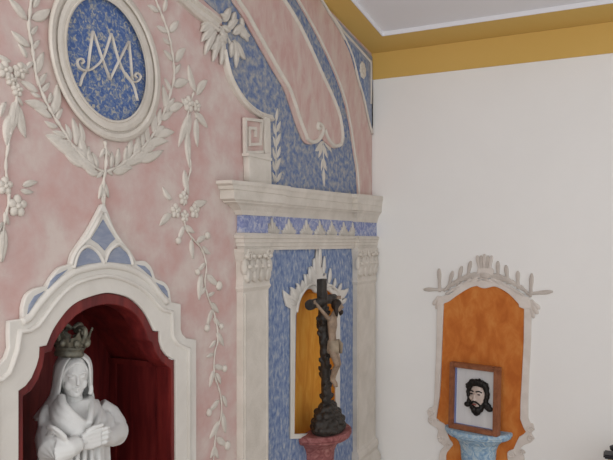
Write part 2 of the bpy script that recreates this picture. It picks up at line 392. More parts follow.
# ------------------------------------------------------------------ statue niche
nf = thing('niche_surround', FA, A(104, 460), 'white shouldered stucco surround with a pointed blue-inlaid crest around the statue niche', 'niche frame')
OUT = [(-16, 640), (-16, 372), (-12, 366), (0, 364), (6, 357), (9, 348), (8.5, 335), (8.8, 321), (22.5, 319)] + \
      [tuple(p) for p in sm([(22.5, 308), (26.4, 295.5), (35, 288.6), (46, 286)], 3)] + [tuple(p) for p in sm([(48, 283), (53, 275), (60, 267.5), (70, 264)], 3)] + \
      [tuple(p) for p in sm([(70.8, 260), (73, 253), (79.6, 243), (89, 229), (98, 212), (103, 204), (107.5, 211), (114, 228), (122, 241), (130, 250.6), (136, 261)], 3)] + \
      [tuple(p) for p in sm([(138, 261), (145, 261), (151, 267), (155, 278)], 3)] + [tuple(p) for p in sm([(157, 279.5), (164, 282), (169, 289), (171, 302)], 3)] + \
      [(180.6, 304), (180.6, 329), (182, 334), (186, 338), (196, 339.5), (196, 640)]
me = plate([bottom(pa(OUT, .014), OUT, .001) + nich[::-1]], .0005, .016, .003); finish('surround', me, M['white'], nf)
def raised(root, name, px, h0, h1, mt, bev=.004, f=A):
    me = plate([[p.xy for p in pa(px, h1, f)]], h0, h1, bev); return finish(name, me, M[mt], root)
# raised inner border
INB = [(-5, 640), (-5, 381), (2, 380), (10, 373), (14, 362), (18, 350), (20.5, 332), (30, 331)] + \
      [tuple(p) for p in sm([(38, 326), (45, 317), (52, 307), (62, 295), (74, 285), (88, 279.5), (105, 276), (120, 278), (135, 284), (147, 292), (156, 302), (163, 309.5), (172, 312)], 3)] + \
      [(173, 336), (178, 344), (189, 349), (189, 640)]
bm = bmesh.new(); sweep(bm, pa(INB, .02), half_round(.007, .012), z0=.014); obj('bead_moulding', bm, M['white'], nf, smooth=True)
INB2 = [tuple(p) for p in sm([(23, 322), (30, 318), (38, 307), (48, 295), (60, 283), (74, 273), (88, 268.5), (105, 265.5), (122, 267), (136, 271.5), (150, 281), (160, 294), (168, 303)], 3)]
bm = bmesh.new(); sweep(bm, pa(INB2, .02), half_round(.011, .012), z0=.014); obj('arch_moulding', bm, M['white'], nf, smooth=True)
INS = [[(103.5, 219.5), (109, 229), (115.5, 239), (110, 244), (105, 250.5), (99, 244), (91.5, 239), (97, 230)],
       [(75, 267.5), (77, 259), (81, 252), (88, 247.5), (95, 251), (99, 256), (101.5, 262.5), (88, 264)], [(107, 262.5), (110, 254), (114, 249), (119.5, 246.5), (126, 252), (130, 258), (131.5, 264.5), (119, 263)],
       [(137, 264.5), (145, 266), (150, 271), (152.5, 277.5), (145, 271)], [(156.5, 282.5), (164, 286), (167.5, 291), (168.8, 298), (163, 292)],
       [(28, 314), (29.5, 305), (35, 296), (45, 291), (38, 299)], [(48, 289), (51, 281), (57, 275), (68, 269.5), (58, 279)]]
for q in INS: raised(nf, 'blue_inlay', q, .008, .0185, 'bluelight', .001)
# lining ribs of the crest
bm = bmesh.new()
for q in ([(74, 268), (77, 257), (81, 250), (88, 246), (95, 249), (101, 256), (104.5, 264)], [(104.5, 264), (109, 252), (114, 247), (119.5, 244), (127, 250), (131, 257), (133, 265)]):
    sweep(bm, pa(sm(q, 3), .02), half_round(.006, .01), z0=.015)
sweep(bm, pa([(103, 212), (96, 226), (89, 238)] + sm([(79, 248), (74, 257), (72, 265)], 3), .02), half_round(.005, .008), z0=.015)
sweep(bm, pa(sm([(105, 213), (116, 234), (126, 248), (134, 262)], 3), .02), half_round(.005, .008), z0=.015)
obj('crest_rib', bm, M['white'], nf, smooth=True)

# red wooden niche lining
nl = thing('statue_niche', FA, A(104, 460, -.3), 'dark red wooden arched niche behind the white statue', 'niche')
sR, sL = A(177, 460).x + .012, A(19, 460).x - .012; cxn = (sR + sL) / 2; hw = (sR - sL) / 2
zs = 1.27; NF = .50
vp = [(-hw, NF), (-hw, zs), (-hw * .75, 1.385), (-hw * .42, 1.5), (0, 1.565), (hw * .42, 1.5), (hw * .75, 1.385), (hw, zs), (hw, NF)]
vp = [(cxn + x, y) for x, y in vp]
D0, D1 = -.055, -.31
bm = bmesh.new()
def strip(bm, a, b, th=.012):
    a, b = Vector(a), Vector(b); n = Vector((-(b - a).y, (b - a).x)).normalized() * th
    loft(bm, [[(a.x, a.y, D1), (b.x, b.y, D1), (b.x + n.x, b.y + n.y, D1), (a.x + n.x, a.y + n.y, D1)], [(a.x, a.y, D0), (b.x, b.y, D0), (b.x + n.x, b.y + n.y, D0), (a.x + n.x, a.y + n.y, D0)]])
strip(bm, vp[0], vp[1]); obj('side_panel', bm, M['red'], nl)
bm = bmesh.new(); strip(bm, vp[7], vp[8]); obj('side_panel', bm, M['red'], nl)
bm = bmesh.new()
for i in range(1, 7): strip(bm, vp[i], vp[i + 1])
obj('vault', bm, M['red'], nl)
# raised frame on the right side panel and its cornice strip
xr = vp[8][0]
bm = bmesh.new()
box(bm, (xr - .012, zs - .02, D1), (xr, zs + .0, D0)); box(bm, (xr - .007, NF, D0 - .03), (xr, zs - .02, D0)); box(bm, (xr - .007, NF, D1), (xr, zs - .02, D1 + .03))
obj('panel_moulding', bm, M['red'], nl)
me = plate([vp], D1 - .015, D1, 0); finish('back_panel', me, M['red'], nl)
bm = bmesh.new(); box(bm, (sL - .012, NF - .02, D1), (sR + .012, NF, -.03)); obj('niche_floor', bm, M['red'], nl)
RIM = [(23, 640), (23, 396), (31, 391), (38, 380), (43, 366), (45, 353), (52, 351)] + \
      [tuple(p) for p in sm([(54, 345), (60, 334), (68, 324), (77, 315), (90, 308), (106, 304.5), (120, 306), (131, 311), (139, 319), (145, 330), (148, 340)], 3)] + \
      [(152, 343), (155, 352), (161, 361), (168, 367), (171, 369), (171.5, 640)]
rimo = bottom(grow(nich, -.0015), NICHE, NF + .001)
me = plate([rimo + bottom(pa(RIM, .008), RIM, NF + .001)[::-1]], D0, .009, .003); finish('arch_rim', me, M['red'], nl)

# ------------------------------------------------------------------ entablature
LV = {}
def lev(L, Rr, d):
    a, b = A(L[0], L[1], d), A(Rr[0], Rr[1], d)
    k = (b.y - a.y) / (b.x - a.x)
    return lambda x: a.y + (x - a.x) * k
BL = (-1.567, -1.366); BR = (-.328, 0.0)
def solid(bm, xl, xr, prof, gl, gr, base, dd=0.0):
    rings = []
    for d, fn in prof:
        g = max(0, d - base); x0 = xl - g * gl; x1 = xr + g * gr; dz = max(.002, d - dd)
        rings.append([(x0, fn(x0), .0006), (x0, fn(x0), dz), (x1, fn(x1), dz), (x1, fn(x1), .0006)])
    loft(bm, rings)
def banded(name, prof, base, mt, dd, gL=3.6, gR=2.4, join=False):
    bm = bmesh.new()
    solid(bm, BL[0], BL[1], prof, gL, gL * .85, base)
    solid(bm, BR[0], BR[1], prof, gR, 0, base)
    solid(bm, BL[1], BR[0], prof, 0, 0, base, dd)
    return obj(name, bm, M[mt], ent)
ent = thing('entablature', FA, A(305, 250), 'projecting cream cornice with blue leaf frieze carried by the two pilasters', 'cornice')
CP = [(.034, (243, 214.7), (376, 222.9)), (.038, (242, 210), (376.5, 219.5)), (.048, (240, 205), (378, 215.5)), (.058, (237, 202), (379.5, 213.3)), (.058, (236, 201), (380, 212.9)), (.064, (234, 198.5), (380.5, 212)), (.064, (233, 189.4), (381, 206.7)),
      (.067, (232, 188.6), (381.3, 206)), (.068, (231.5, 185), (381.6, 202)), (.072, (231, 183), (382, 200)), (.072, (231, 179.7), (382, 196.4))]
banded('cornice', [(d, lev(l, r, d)) for d, l, r in CP], .03, 'cream', .03)
FP = [(.03, (243, 232.6), (376, 236.3)), (.03, (243, 214), (376, 222.3))]
banded('frieze', [(d, lev(l, r, d)) for d, l, r in FP], .03, 'bluefr', .024)
AP = [(.034, (242, 250.5), (377, 248.3)), (.034, (242, 246.8), (377, 245.6)), (.038, (242, 246.5), (377, 245.3)), (.038, (242, 243), (377.5, 242.6)), (.042, (242, 242.6), (377.5, 242.3)), (.042, (241.5, 238.5), (378, 239.6)), (.047, (241, 238), (378, 239.2)), (.049, (241, 235.6), (378.5, 237.6)), (.04, (241.5, 232.6), (377.5, 236.3))]
banded('architrave', [(d, lev(l, r, d)) for d, l, r in AP], .034, 'cream', .018, 1.6, 1.2)
for cx in (271, 288, 305.5, 319, 331, 343, 352):
    f0 = lev((243, 232.6), (376, 236.3), .03); f1 = lev((243, 214.7), (376, 222.9), .03)
    p = A(cx, 233, .006); x = p.x; b = f0(x); hgt = (f1(x) - b)
    bm = bmesh.new(); w = .062
    for a, l in ((0, .95), (-.42, .6), (.4, .66), (-.8, .36), (.78, .44), (-1.12, .22), (1.1, .28)):
        leafmesh(bm, (x + a * .55 * w, b - .004), (x + a * .95 * w, b + hgt * l), .0085, .012, .0065, 0, 1.0)
    obj('leaf_tuft', bm, M['cream'], ent, smooth=True)

# ------------------------------------------------------------------ pilasters
def pilaster(label, fl, fr, top, bot, capL, capR, shaftbot, gl, gr, base_y):
    """fl, fr: photo x of the shaft front edges; top/bot: y of the shaft ends"""
    t = thing('pilaster', FA, A((fl + fr) / 2, bot), label, 'pilaster', None)
    d = .03
    xl, xr = A(fl, top, d).x, A(fr, top, d).x
    yt = A(fl, top, d).y; yc = A((fl + fr) / 2, capL, d).y; yb = base_y
    bm = bmesh.new(); box(bm, (xl, yb, 0), (xr, yt, d))
    for e in (xl + .012, xr - .018):
        box(bm, (e, yb, d - .002), (e + .006, yt - .01, d + .004))
    obj('shaft', bm, M['cream'], t)
    bm = bmesh.new()
    cap = [(.032, 0), (.038, .08), (.034, .14), (.034, .2), (.032, .3), (.034, .7), (.046, .93), (.046, 1)]
    rings = []
    for dd, k in cap:
        y = yt + (yc - yt) * k; g = (dd - .03) * 1.2
        rings.append([(xl - g * gl, y, 0), (xl - g * gl, y, dd), (xr + g * gr, y, dd), (xr + g * gr, y, 0)])
    loft(bm, rings); cp = obj('capital', bm, M['cream'], t)
    Hc = yc - yt; W = xr - xl
    for row, (k0, k1, n, ww) in enumerate(((.2, .58, 4, .024), (.36, .82, 5, .022))):
        for i in range(n):
            u = xl + W * ((i + .5) / n) if row == 0 else xl + W * (i / (n - 1) * .9 + .05)
            bm = bmesh.new(); leafmesh(bm, (u, yt + Hc * k0), (u + random.uniform(-.004, .004), yt + Hc * k1), ww * W / .2, .02, .032 if row == 0 else .03)
            ball(bm, (u, yt + Hc * k1, .044), (.016 * W / .2, .011, .011), seg=10, rings=6)
            obj('acanthus_leaf', bm, M['cream'], cp, smooth=True)
    for i in range(3 if W > .25 else 2):
        u = xl + W * (.12 + .76 * i / (2 if W > .25 else 1))
        bm = bmesh.new(); p = []
        for k in range(22):
            a = k * .5; r = .024 * (1 - k / 26)
            p.append((u + math.cos(a) * r, yt + Hc * .84 + math.sin(a) * r, .046))
        tube(bm, p, .005, 6); obj('volute', bm, M['cream'], cp, smooth=True)
    return t, xl, xr
pl, _, _ = pilaster('wide cream pilaster left of the blue crucifix bay, beside the pink wall', 243, 268.5, 292, 640, 248.5, 248, 0, 1, 1, 0.32)
pr, xl2, xr2 = pilaster('narrow cream pilaster in the corner beside the white wall', 357, 375.5, 285, 455, 248, 248, 0, 1, 0, A(366, 443, .03).y)
def pbase(root, xl, xr, yt, h, gr, n=1):
    rings = []
    for k, g in ((1, 0), (.93, .004), (.9, .012), (.82, .018), (.72, .02), (.62, .014), (.55, .012), (.48, .02), (.36, .032), (.2, .036), (.12, .03), (.1, .04), (0, .04)):
        y = yt - h * (1 - k); rings.append([(xl - g, y, 0), (xl - g, y, .03 + g), (xr + g * gr, y, .03 + g), (xr + g * gr, y, 0)])
    bm = bmesh.new(); loft(bm, rings); obj('base', bm, M['cream'], root)
pbase(pr, xl2, xr2, A(366, 443, .03).y, .17, 0)
bm = bmesh.new(); yb = A(366, 443, .03).y - .17; box(bm, (xl2 - .05, 0, 0), (xr2, yb, .08)); obj('plinth', bm, M['cream'], pr)
xlA, xrA = A(243, 292, .03).x, A(268.5, 292, .03).x
pbase(pl, xlA, xrA, .32, .17, 1)
bm = bmesh.new(); box(bm, (xlA - .05, 0, 0), (xrA + .05, .15, .08)); obj('plinth', bm, M['cream'], pl)

# ------------------------------------------------------------------ blue crucifix bay
BP = [(266, 700), (268, 248), (358, 246), (359, 700)]
bay = thing('blue_bay_panel', FA, A(310, 460), 'tall blue plaster panel between the two pilasters, behind the crucifix', 'panel')
pz = [p.xy for p in pa(BP)]; pz[0] = (pz[1].x, .2); pz[3] = (pz[2].x, .2)
me = plate([pz, cnb], .0005, .004, .001); finish('blue_field', me, M['blue'], bay)
cs = thing('crucifix_niche', FA, A(315, 440), 'slim amber-painted niche with spiky cream stucco surround behind the crucifix', 'niche')
ND = -.055
bm = bmesh.new(); big = [(p.x, p.y) for p in pa(CN)]
rings = [[(x, y, z) for x, y in big] for z in (.003, ND)]
rows = [[bm.verts.new(p) for p in r] for r in rings]; n = len(big)
for k in range(n): bm.faces.new((rows[0][k], rows[1][k], rows[1][(k + 1) % n], rows[0][(k + 1) % n]))
bm.faces.new(rows[1])
o = obj('recess', bm, M['yellow'], cs)
OUTC = [(291.3, 439), (291.8, 309), (287, 306), (284.5, 296), (284, 290), (291, 296), (292, 288), (295.5, 294), (298, 286), (301, 288), (303, 280), (306.5, 284), (308, 274), (311, 278), (312, 266), (314, 268), (314, 259), (315.8, 262), (317.3, 246.5), (319, 262), (321, 259), (320.5, 268), (322.5, 267),
        (323.5, 277), (326.5, 273), (327.5, 283), (331, 284), (333, 290), (336, 287), (338, 295), (341.5, 290), (346.5, 289.5), (345, 297), (342, 300), (340.5, 306), (340.2, 437), (336.5, 433)] 
OUTC2 = OUTC[:-1]
me = plate([[p.xy for p in pa(OUTC2, .016)], [p.xy for p in pa([(294.8, 434)] + CN[1:-1] + [(336.5, 432)], .016)]], .0045, .016, .004); finish('surround', me, M['white'], cs)
for a, b in (((296, 300), (288, 287)), ((299, 293), (294, 283)), ((304, 288), (302, 274)), ((309, 284), (307, 267)), ((313, 274), (312, 258)), ((317, 270), (317.4, 246)), ((321, 274), (322, 256)), ((326, 284), (328, 268)), ((331, 288), (333, 278)), ((335, 294), (339, 283)), ((338, 298), (346, 288)), ((293, 304), (285, 298)), ((339, 303), (344, 298))):
    leaf(cs, a, b, w=.34, h=.010, mt='white', name='crest_leaf', z0=.012)
bm = bmesh.new(); sweep(bm, pa(sm([(293.5, 312), (296, 300), (300, 292), (306, 285.5), (311, 284), (315, 287.5), (320, 289), (325, 285.5), (330, 286.5), (336, 293), (338.5, 303)], 3)), half_round(.008, .010), z0=.014); obj('arch_moulding', bm, M['white'], cs, smooth=True)

# half-round consoles
def console(F, name, label, cx, ytop, r, mt, kd=1.0):
    t = thing(name, F, (cx, ytop - .4, 0), label, 'console')
    def hr(y, rr, n=24): return [(cx + rr * math.cos(PI * i / n), y, kd * rr * math.sin(PI * i / n) + .0005) for i in range(n + 1)]
    bm = bmesh.new(); loft(bm, [hr(ytop - y, r * k) for y, k in ((0, .97), (.004, 1), (.02, 1), (.026, .97), (.034, .96), (.038, .93), (.042, .9))]); obj('console_top', bm, M[mt], t)
    bm = bmesh.new(); loft(bm, [hr(ytop - y, r * k) for y, k in ((.042, .74), (.06, .7), (.08, .6), (.11, .54), (.16, .52), (.22, .5), (.3, .38), (.36, .2), (.4, .06))]); obj('pedestal', bm, M[mt], t)
    return t
rcT = A(298, 437).x
rcx = rcT + .185; rcy = A(298, 437.5).y
console(FA, 'wall_console', 'half-round red marbled wall console under the crucifix', rcx, rcy, .185, 'redcon')

# ------------------------------------------------------------------ crucifix
def lump(bm, c, r):
    ball(bm, c, (r[0] * random.uniform(.85, 1.1), r[1] * random.uniform(.8, 1.1), r[2]), Matrix.Rotation(random.uniform(-.5, .5), 3, 'Z') @ Matrix.Rotation(random.uniform(-.4, .4), 3, 'X'), 10, 7)
cd = .085; cbx = A(328, 420, cd).x
cr = thing('crucifix', FA, (cbx, rcy + .001, cd), 'black carved crucifix with pale figure, standing on the red console', 'crucifix')
bm = bmesh.new(); by = rcy
for lay, (yy, rad, n) in enumerate(((.022, 1.0, 15), (.055, .95, 14), (.088, .74, 11), (.116, .46, 7), (.13, .18, 3))):
    for i in range(n):
        a = 2 * PI * (i + .5 * lay) / n + random.uniform(-.12, .12); rr = rad * random.uniform(.9, 1.04)
        lump(bm, (cbx + math.cos(a) * rr * .098, by + yy + random.uniform(-.006, .008), cd + math.sin(a) * rr * .066), (.023, .021, .02))
loft(bm, [[(cbx + .1 * s * math.cos(2 * PI * k / 20), by + y, cd + .068 * s * math.sin(2 * PI * k / 20)) for k in range(20)] for y, s in ((0.001, 1.08), (.05, 1.0), (.1, .7), (.14, .3))])
me = remeshed(bm, .004, 1); finish('rock_base', me, M['black'], cr, smooth=True)
pt = A(321.8, 279, cd); ca = A(322.8, 301.5, cd); ptop = pt.y
def lean(y): return cbx + (pt.x - cbx) * (y - by) / (pt.y - by)
bm = bmesh.new()
def knotty(p0, p1, r, nseg, jig, flat=1.0):
    p0, p1 = Vector(p0), Vector(p1)
    pts = [p0.lerp(p1, i / nseg) for i in range(nseg + 1)]
    tube(bm, pts, [r * (1 + jig * random.uniform(-.5, 1)) for _ in pts], 10)
knotty((lean(by + .08), by + .08, cd), (lean(ptop), ptop, cd), .023, 26, .2)
for i in range(64):
    y = by + .12 + i / 63 * (ptop - by - .27); a = random.uniform(0, 2 * PI)
    o = Vector((math.cos(a), 0, math.sin(a)))
    q = Vector((lean(y), y, cd)) + o * .018
    tube(bm, [q, q + o * .012 + Vector((0, .008, 0)), q + o * .017 + Vector((0, .02, 0))], [.013, .009, .004], 6)
bx0, bx1 = A(309, 302, cd).x, A(334.5, 300.5, cd).x
knotty((bx0, ca.y - .004, cd), (bx1, ca.y + .006, cd), .022, 12, .2)
box(bm, (lean(ptop) - .021, ptop - .12, cd - .019), (lean(ptop) + .021, ptop, cd + .019))
me = remeshed(bm, .004, 2); finish('cross', me, M['black'], cr, smooth=True)
# figure on the cross (faces along the wall normal)
fx = lean(ca.y - .1); fd = cd + .045
sh = ca.y - .075
def Fp(dx, dy, dz): return Vector((fx + dx, sh + dy, fd + dz))
bm = bmesh.new()
loft(bm, [[(fx + rx * math.cos(2 * PI * k / 16), sh + y, fd + dz + rz * math.sin(2 * PI * k / 16)) for k in range(16)] for y, rx, rz, dz in
          ((.02, .012, .010, .008), (.008, .03, .014, .004), (-.01, .038, .020, 0), (-.04, .035, .022, .002), (-.075, .026, .017, .0), (-.1, .025, .017, .002), (-.125, .031, .020, .004), (-.15, .031, .021, .004))])
for s in (-1, 1):
    hx = bx0 + .02 if s < 0 else bx1 - .02
    hand = Vector((hx, ca.y + .006, cd + .022)); shd = Fp(s * .04, -.004, 0); el = shd.lerp(hand, .5) + Vector((0, -.006, .006))
    tube(bm, [shd, shd.lerp(el, .5), el, el.lerp(hand, .6), hand], [.0115, .010, .0085, .008, .0065], 10)
    ball(bm, hand + Vector((s * .008, .004, 0)), (.011, .009, .006), None, 8, 6)
    for k in range(4):
        f0 = hand + Vector((s * .014, .009 - .005 * k, .001)); tube(bm, [f0, f0 + Vector((s * .009, .004, .005)), f0 + Vector((s * .012, .001, .011))], .0026, 6)
    tube(bm, [hand + Vector((s * .004, .008, .002)), hand + Vector((s * .008, .016, .006))], .0028, 6)
    hip = Fp(s * .018, -.15, .004); kn = Fp(s * .014, -.225, .03); ft = Fp(s * .004 + .004, -.3, .0 + .004 * s)
    tube(bm, [hip, hip.lerp(kn, .5), kn, kn.lerp(ft, .35) + Vector((0, 0, -.004)), ft], [.018, .0155, .0125, .012, .008], 10)
    tube(bm, [ft, ft + Vector((0, -.018, .014)), ft + Vector((0, -.036, .018))], [.009, .008, .006], 8)
tube(bm, [Fp(0, .012, .006), Fp(.004, .03, .016)], [.013, .012], 10)
hc = Fp(.008, .052, .026)
ball(bm, hc, (.021, .028, .025), Matrix.Rotation(-.3, 3, 'Z'), 14, 10)
ball(bm, hc + Vector((.004, -.003, .025)), (.004, .008, .006), None, 8, 6)
fig = finish('figure', remeshed(bm, .0032, 3), M['flesh'], cr, smooth=True)
bm = bmesh.new(); ball(bm, hc + Vector((-.001, .008, -.006)), (.026, .03, .027), None, 14, 10)
for s in (-1, 1): tube(bm, [hc + Vector((s * .02, .008, 0)), hc + Vector((s * .024, -.02, .002)), hc + Vector((s * .022, -.045, .006))], [.011, .011, .006], 8)
ball(bm, hc + Vector((.006, -.026, .016)), (.013, .014, .011), None, 10, 8)
finish('hair', remeshed(bm, .004, 1), M['hair'], fig, smooth=True)
bm = bmesh.new()
loft(bm, [[(fx + rx * (1 + .06 * math.sin(5 * 2 * PI * k / 24)) * math.cos(2 * PI * k / 24), sh + y, fd + .006 + rz * (1 + .08 * math.sin(5 * 2 * PI * k / 24)) * math.sin(2 * PI * k / 24)) for k in range(24)] for y, rx, rz in
          ((-.108, .028, .020), (-.113, .032, .024), (-.13, .034, .026), (-.155, .034, .028), (-.172, .030, .026))])
tube(bm, [Fp(.04, -.115, .014), Fp(.055, -.135, .02), Fp(.056, -.18, .022)], [.009, .014, .008], 8)
obj('loincloth', bm, M['cloth'], fig, smooth=True)

# ------------------------------------------------------------------ arch with scrolls above the entablature
cor_top = lev((231, 179.7), (382, 196.4), .04)
sp_ = thing('blue_spandrel', FA, A(310, 188), 'large mottled blue plaster field under the curved pink scroll band', 'panel')
PBL = [(229, -8), (234, 3), (241, 13), (250, 29), (262, 50), (275, 73), (284, 88), (290, 104), (296.5, 124), (303, 140)]
BLUE = [(226, 60), (229, 78), (236, 93), (246, 106), (258, 114), (268, 117.5), (270, 140), (271, 195), (358, 200), (357.5, 192), (356, 170), (353.6, 155), (349.5, 127), (344, 101), (337, 80), (329, 61), (318, 38), (306, 16), (293, -6), (282, -8)] 
BLUE = BLUE + [(224, -10), (196, -10), (206, 2), (222, 16), (224, 40)]
raised(sp_, 'blue_field', BLUE, .0005, .003, 'bluegrey', .001)
pb = thing('scroll_band', FA, A(322, 145), 'broad pink curved band ending in two cream scrolls above the cornice', 'band')
PB_R = [(343, 140), (342, 127), (339, 112.6), (332, 94.7), (324, 78), (311, 49), (297, 21), (284, 0), (279, -8)]
SCR = [(306, 143.5), (310, 144.5), (315, 143.3), (319, 140.5), (321.5, 137), (324, 140.5), (327.5, 144), (333, 148), (338, 147.8), (341.5, 145)]
band = [tuple(p) for p in sm(PBL, 3)] + [tuple(p) for p in sm(SCR, 3)] + [tuple(p) for p in sm(PB_R, 3)]
raised(pb, 'pink_field', band, .0035, .012, 'pinkband', .002)
inner_sh = lambda pts, dx, dy: [(x + dx, y + dy) for x, y in pts]
bm = bmesh.new()
sweep(bm, pa(sm(inner_sh(PBL, 2.2, -.8), 3)[:-1] + sm([(304, 138), (309.5, 142), (315, 141), (318.5, 137), (320.5, 131), (319.5, 125.5), (316, 124), (315.2, 127.5), (317.3, 129)], 4)), half_round(.011, .014), z0=.01)
sweep(bm, pa(sm(list(reversed(inner_sh(PB_R, -2.4, .6))), 3)[:-1] + sm([(340, 139), (338.5, 144.5), (333, 146), (328, 142), (324.5, 136), (322.6, 130)], 4)), half_round(.011, .014), z0=.01)
obj('edge_moulding', bm, M['cream'], pb, smooth=True)
t = branch('small cream stucco leaf tassel hanging on blue below the two pink scrolls', 'leaf_tassel', 'ornament', [(322.5, 139), (322.5, 150), (323, 165), (323.5, 186)],
           [(322, 141, 314.5, 151), (323, 141, 331, 152), (322, 145, 318, 158), (323, 145, 327, 158), (323, 158, 320.5, 171), (323, 158, 326, 171), (323, 168, 323.5, 187)], r=.006)
# blue strip edging (white line between blue strip and outer pink)
ob = thing('outer_band', FA, A(362, 190), 'outer pink curved band between the blue strip and the room corner', 'band')
STR_R = [(293, -6), (306, 16), (318, 38), (329, 61), (337, 80), (344, 101), (349.5, 127), (353.6, 155), (356, 170), (357.5, 192), (358, 198)]
OL = [(318, -4), (330, 16), (342, 36), (351, 56), (357, 80), (362, 96), (366.7, 117.5), (371, 134)]
poly = [tuple(p) for p in sm(STR_R, 3)] + [(371.5, 198)] + [tuple(p) for p in reversed(sm(OL, 3))]
raised(ob, 'pink_field', poly, .0035, .008, 'pinkband', .002)
bm = bmesh.new(); sweep(bm, pa(sm(STR_R, 3)), half_round(.007, .010), z0=.006); sweep(bm, pa(sm(OL, 3)), half_round(.007, .010), z0=.006); obj('edge_moulding', bm, M['cream'], ob, smooth=True)
tr = thing('corner_spandrel', FA, A(368, 104), 'small blue corner triangle with a cream rosette under the ochre ceiling band', 'panel')
raised(tr, 'grey_border', [(322, 3.5), (371.5, 56), (371.8, 130), (366, 101), (357, 77), (351, 54), (342, 33), (331, 13)], 0, .006, 'bluelight', .001)
raised(tr, 'blue_field', [(343, 35.5), (355, 48), (368.6, 64), (368.3, 98), (366.4, 101), (362, 90), (357, 74), (351, 54)], .004, .009, 'blue', .001)
bm = bmesh.new(); sweep(bm, pa([(331, 16), (342, 31.5), (355, 45.5), (369.9, 62), (369.9, 104)]), half_round(.0065, .010), z0=.005); obj('edge_moulding', bm, M['cream'], tr, smooth=True)
flower(tr, (361, 70.5), 8, 8, 'cream', z0=.009)
# cream mouldings left of the spandrel
sc = thing('scroll_moulding', FA, A(268, 118), 'cream S-curved moulding with acanthus leaves along the left of the blue field', 'moulding')
bm = bmesh.new()
sweep(bm, pa(sm([(172, -12), (184, 0), (196, 11), (207, 19), (216, 26)], 4)), [(-.026, -.003), (-.026, .012), (-.018, .022), (-.01, .012), (.006, .014), (.012, .026), (.024, .022), (.026, -.003)], z0=.002)
sweep(bm, pa(sm([(222, 50), (225, 66), (229.5, 80), (237, 94), (247, 106.5), (259, 115), (270, 118.5)], 4)), [(-.014, -.003), (-.014, .014), (-.006, .024), (.004, .016), (.012, .014), (.014, -.003)], z0=.002)
obj('moulding_band', bm, M['cream'], sc)
for a, b in (((212, 24), (199, 32)), ((213, 27), (200, 42)), ((214, 30), (203, 55)), ((217, 34), (211, 62)), ((220, 36), (219, 65)), ((210, 22), (200, 25)), ((222, 22), (228, 8)), ((226, 20), (219, 14)), ((230, 24), (233, 12)), ((228, 32), (220, 26)), ((231, 34), (242, 24)),
             ((236, 30), (248, 36)), ((240, 26), (246, 42)), ((232, 40), (234, 68)), ((234, 42), (243, 60)), ((230, 42), (229, 58)), ((225, 36), (214, 40)), ((226, 30), (236, 20)), ((222, 44), (208, 50)), ((218, 28), (224, 44)), ((239, 18), (241, 30))):
    leaf(sc, a, b, w=.42, h=.014, name='acanthus_leaf', z0=.006)
stem(sc, [(212, 22), (220, 28), (226, 36), (229, 44)], .008)
# Greek key block
gk = thing('greek_key_block', FA, A(255, 181), 'cream stucco block with a square Greek key spiral standing on the cornice', 'ornament')
raised(gk, 'key_plaque', [(244.5, 117), (263.5, 119), (264, 153.5), (244.8, 154)], 0, .012, 'pinkband', .002)
raised(gk, 'pier', [(249, 154), (271, 153), (272, 190), (250, 182)], 0, .03, 'cream', .003)
raised(gk, 'side_strip', [(265, 117), (270.5, 117.5), (271.5, 155), (265.5, 155)], 0, .024, 'cream', .003)
bm = bmesh.new(); sweep(bm, pa([(263, 152), (246, 152.5), (245.6, 119), (262, 121), (260.6, 144), (249.4, 144.5), (249.4, 128), (255.6, 128.6), (255.6, 137)], .018), [(-.006, -.003), (-.006, .012), (.006, .012), (.006, -.003)], z0=.01)
obj('key_spiral', bm, M['cream'], gk)
bm = bmesh.new(); box(bm, (A(249, 154, .03).x - .008, A(249, 156, .03).y, .0006), (A(271, 154, .03).x + .002, A(249, 153, .03).y, .034)); obj('string_course', bm, M['cream'], gk)
t = branch('narrow upright stucco leaf trail on blue, right of the Greek key block', 'leaf_trail', 'ornament', [(275.5, 183), (275, 165), (275.5, 145), (275, 128), (276, 112)],
           [(275, 182, 271.5, 172), (276, 182, 281, 172), (275, 172, 272, 160), (276, 170, 280, 158), (275, 160, 272, 147), (276, 158, 279.5, 146), (275, 148, 272, 136), (276, 146, 280, 133), (275, 135, 272.5, 123), (276, 132, 280, 121), (275.5, 122, 277, 108)], r=.005, base=(275.5, 184))

# ------------------------------------------------------------------ statue
SD = -.10
def S(px, py, d=0.0): return A(px, py, SD + d)
st = thing('statue', FA, (A(76, 377, SD).x, NF, SD), 'white veiled statue of a woman with crossed hands standing in the red niche', 'statue')
sx = A(76, 420, SD).x
# robe / torso
hp = S(73.5, 375.5, .012)                       # head centre
zsh = S(76, 408).y                         # shoulder height
def ring(y, cx, cd_, rx, rd, folds=0, ph=0, n=40):
    out = []
    for k in range(n):
        a = 2 * PI * k / n; f = 1 + folds * math.sin(9 * a + ph) + folds * .6 * math.sin(14 * a - ph * 2)
        out.append((cx + rx * f * math.cos(a), y, cd_ + rd * f * math.sin(a)))
    return out
tx = sx - .002
bm = bmesh.new()
loft(bm, [ring(y, tx + dx, SD + dd, rx, rd, fo, ph) for y, dx, dd, rx, rd, fo, ph in (
    (NF + .025, 0, 0, .122, .09, .06, 0), (NF + .2, 0, 0, .118, .088, .06, .3), (NF + .38, 0, 0, .115, .086, .05, .8), (zsh - .2, 0, 0, .112, .086, .04, 1.2), (zsh - .12, 0, .002, .108, .082, .03, 1.6),
    (zsh - .06, 0, 0, .108, .078, .02, 2), (zsh - .02, 0, -.004, .1, .066, .01, 2), (zsh + .012, 0, -.004, .075, .05, 0, 2), (zsh + .03, 0, 0, .045, .04, 0, 2))])
bm2 = bm
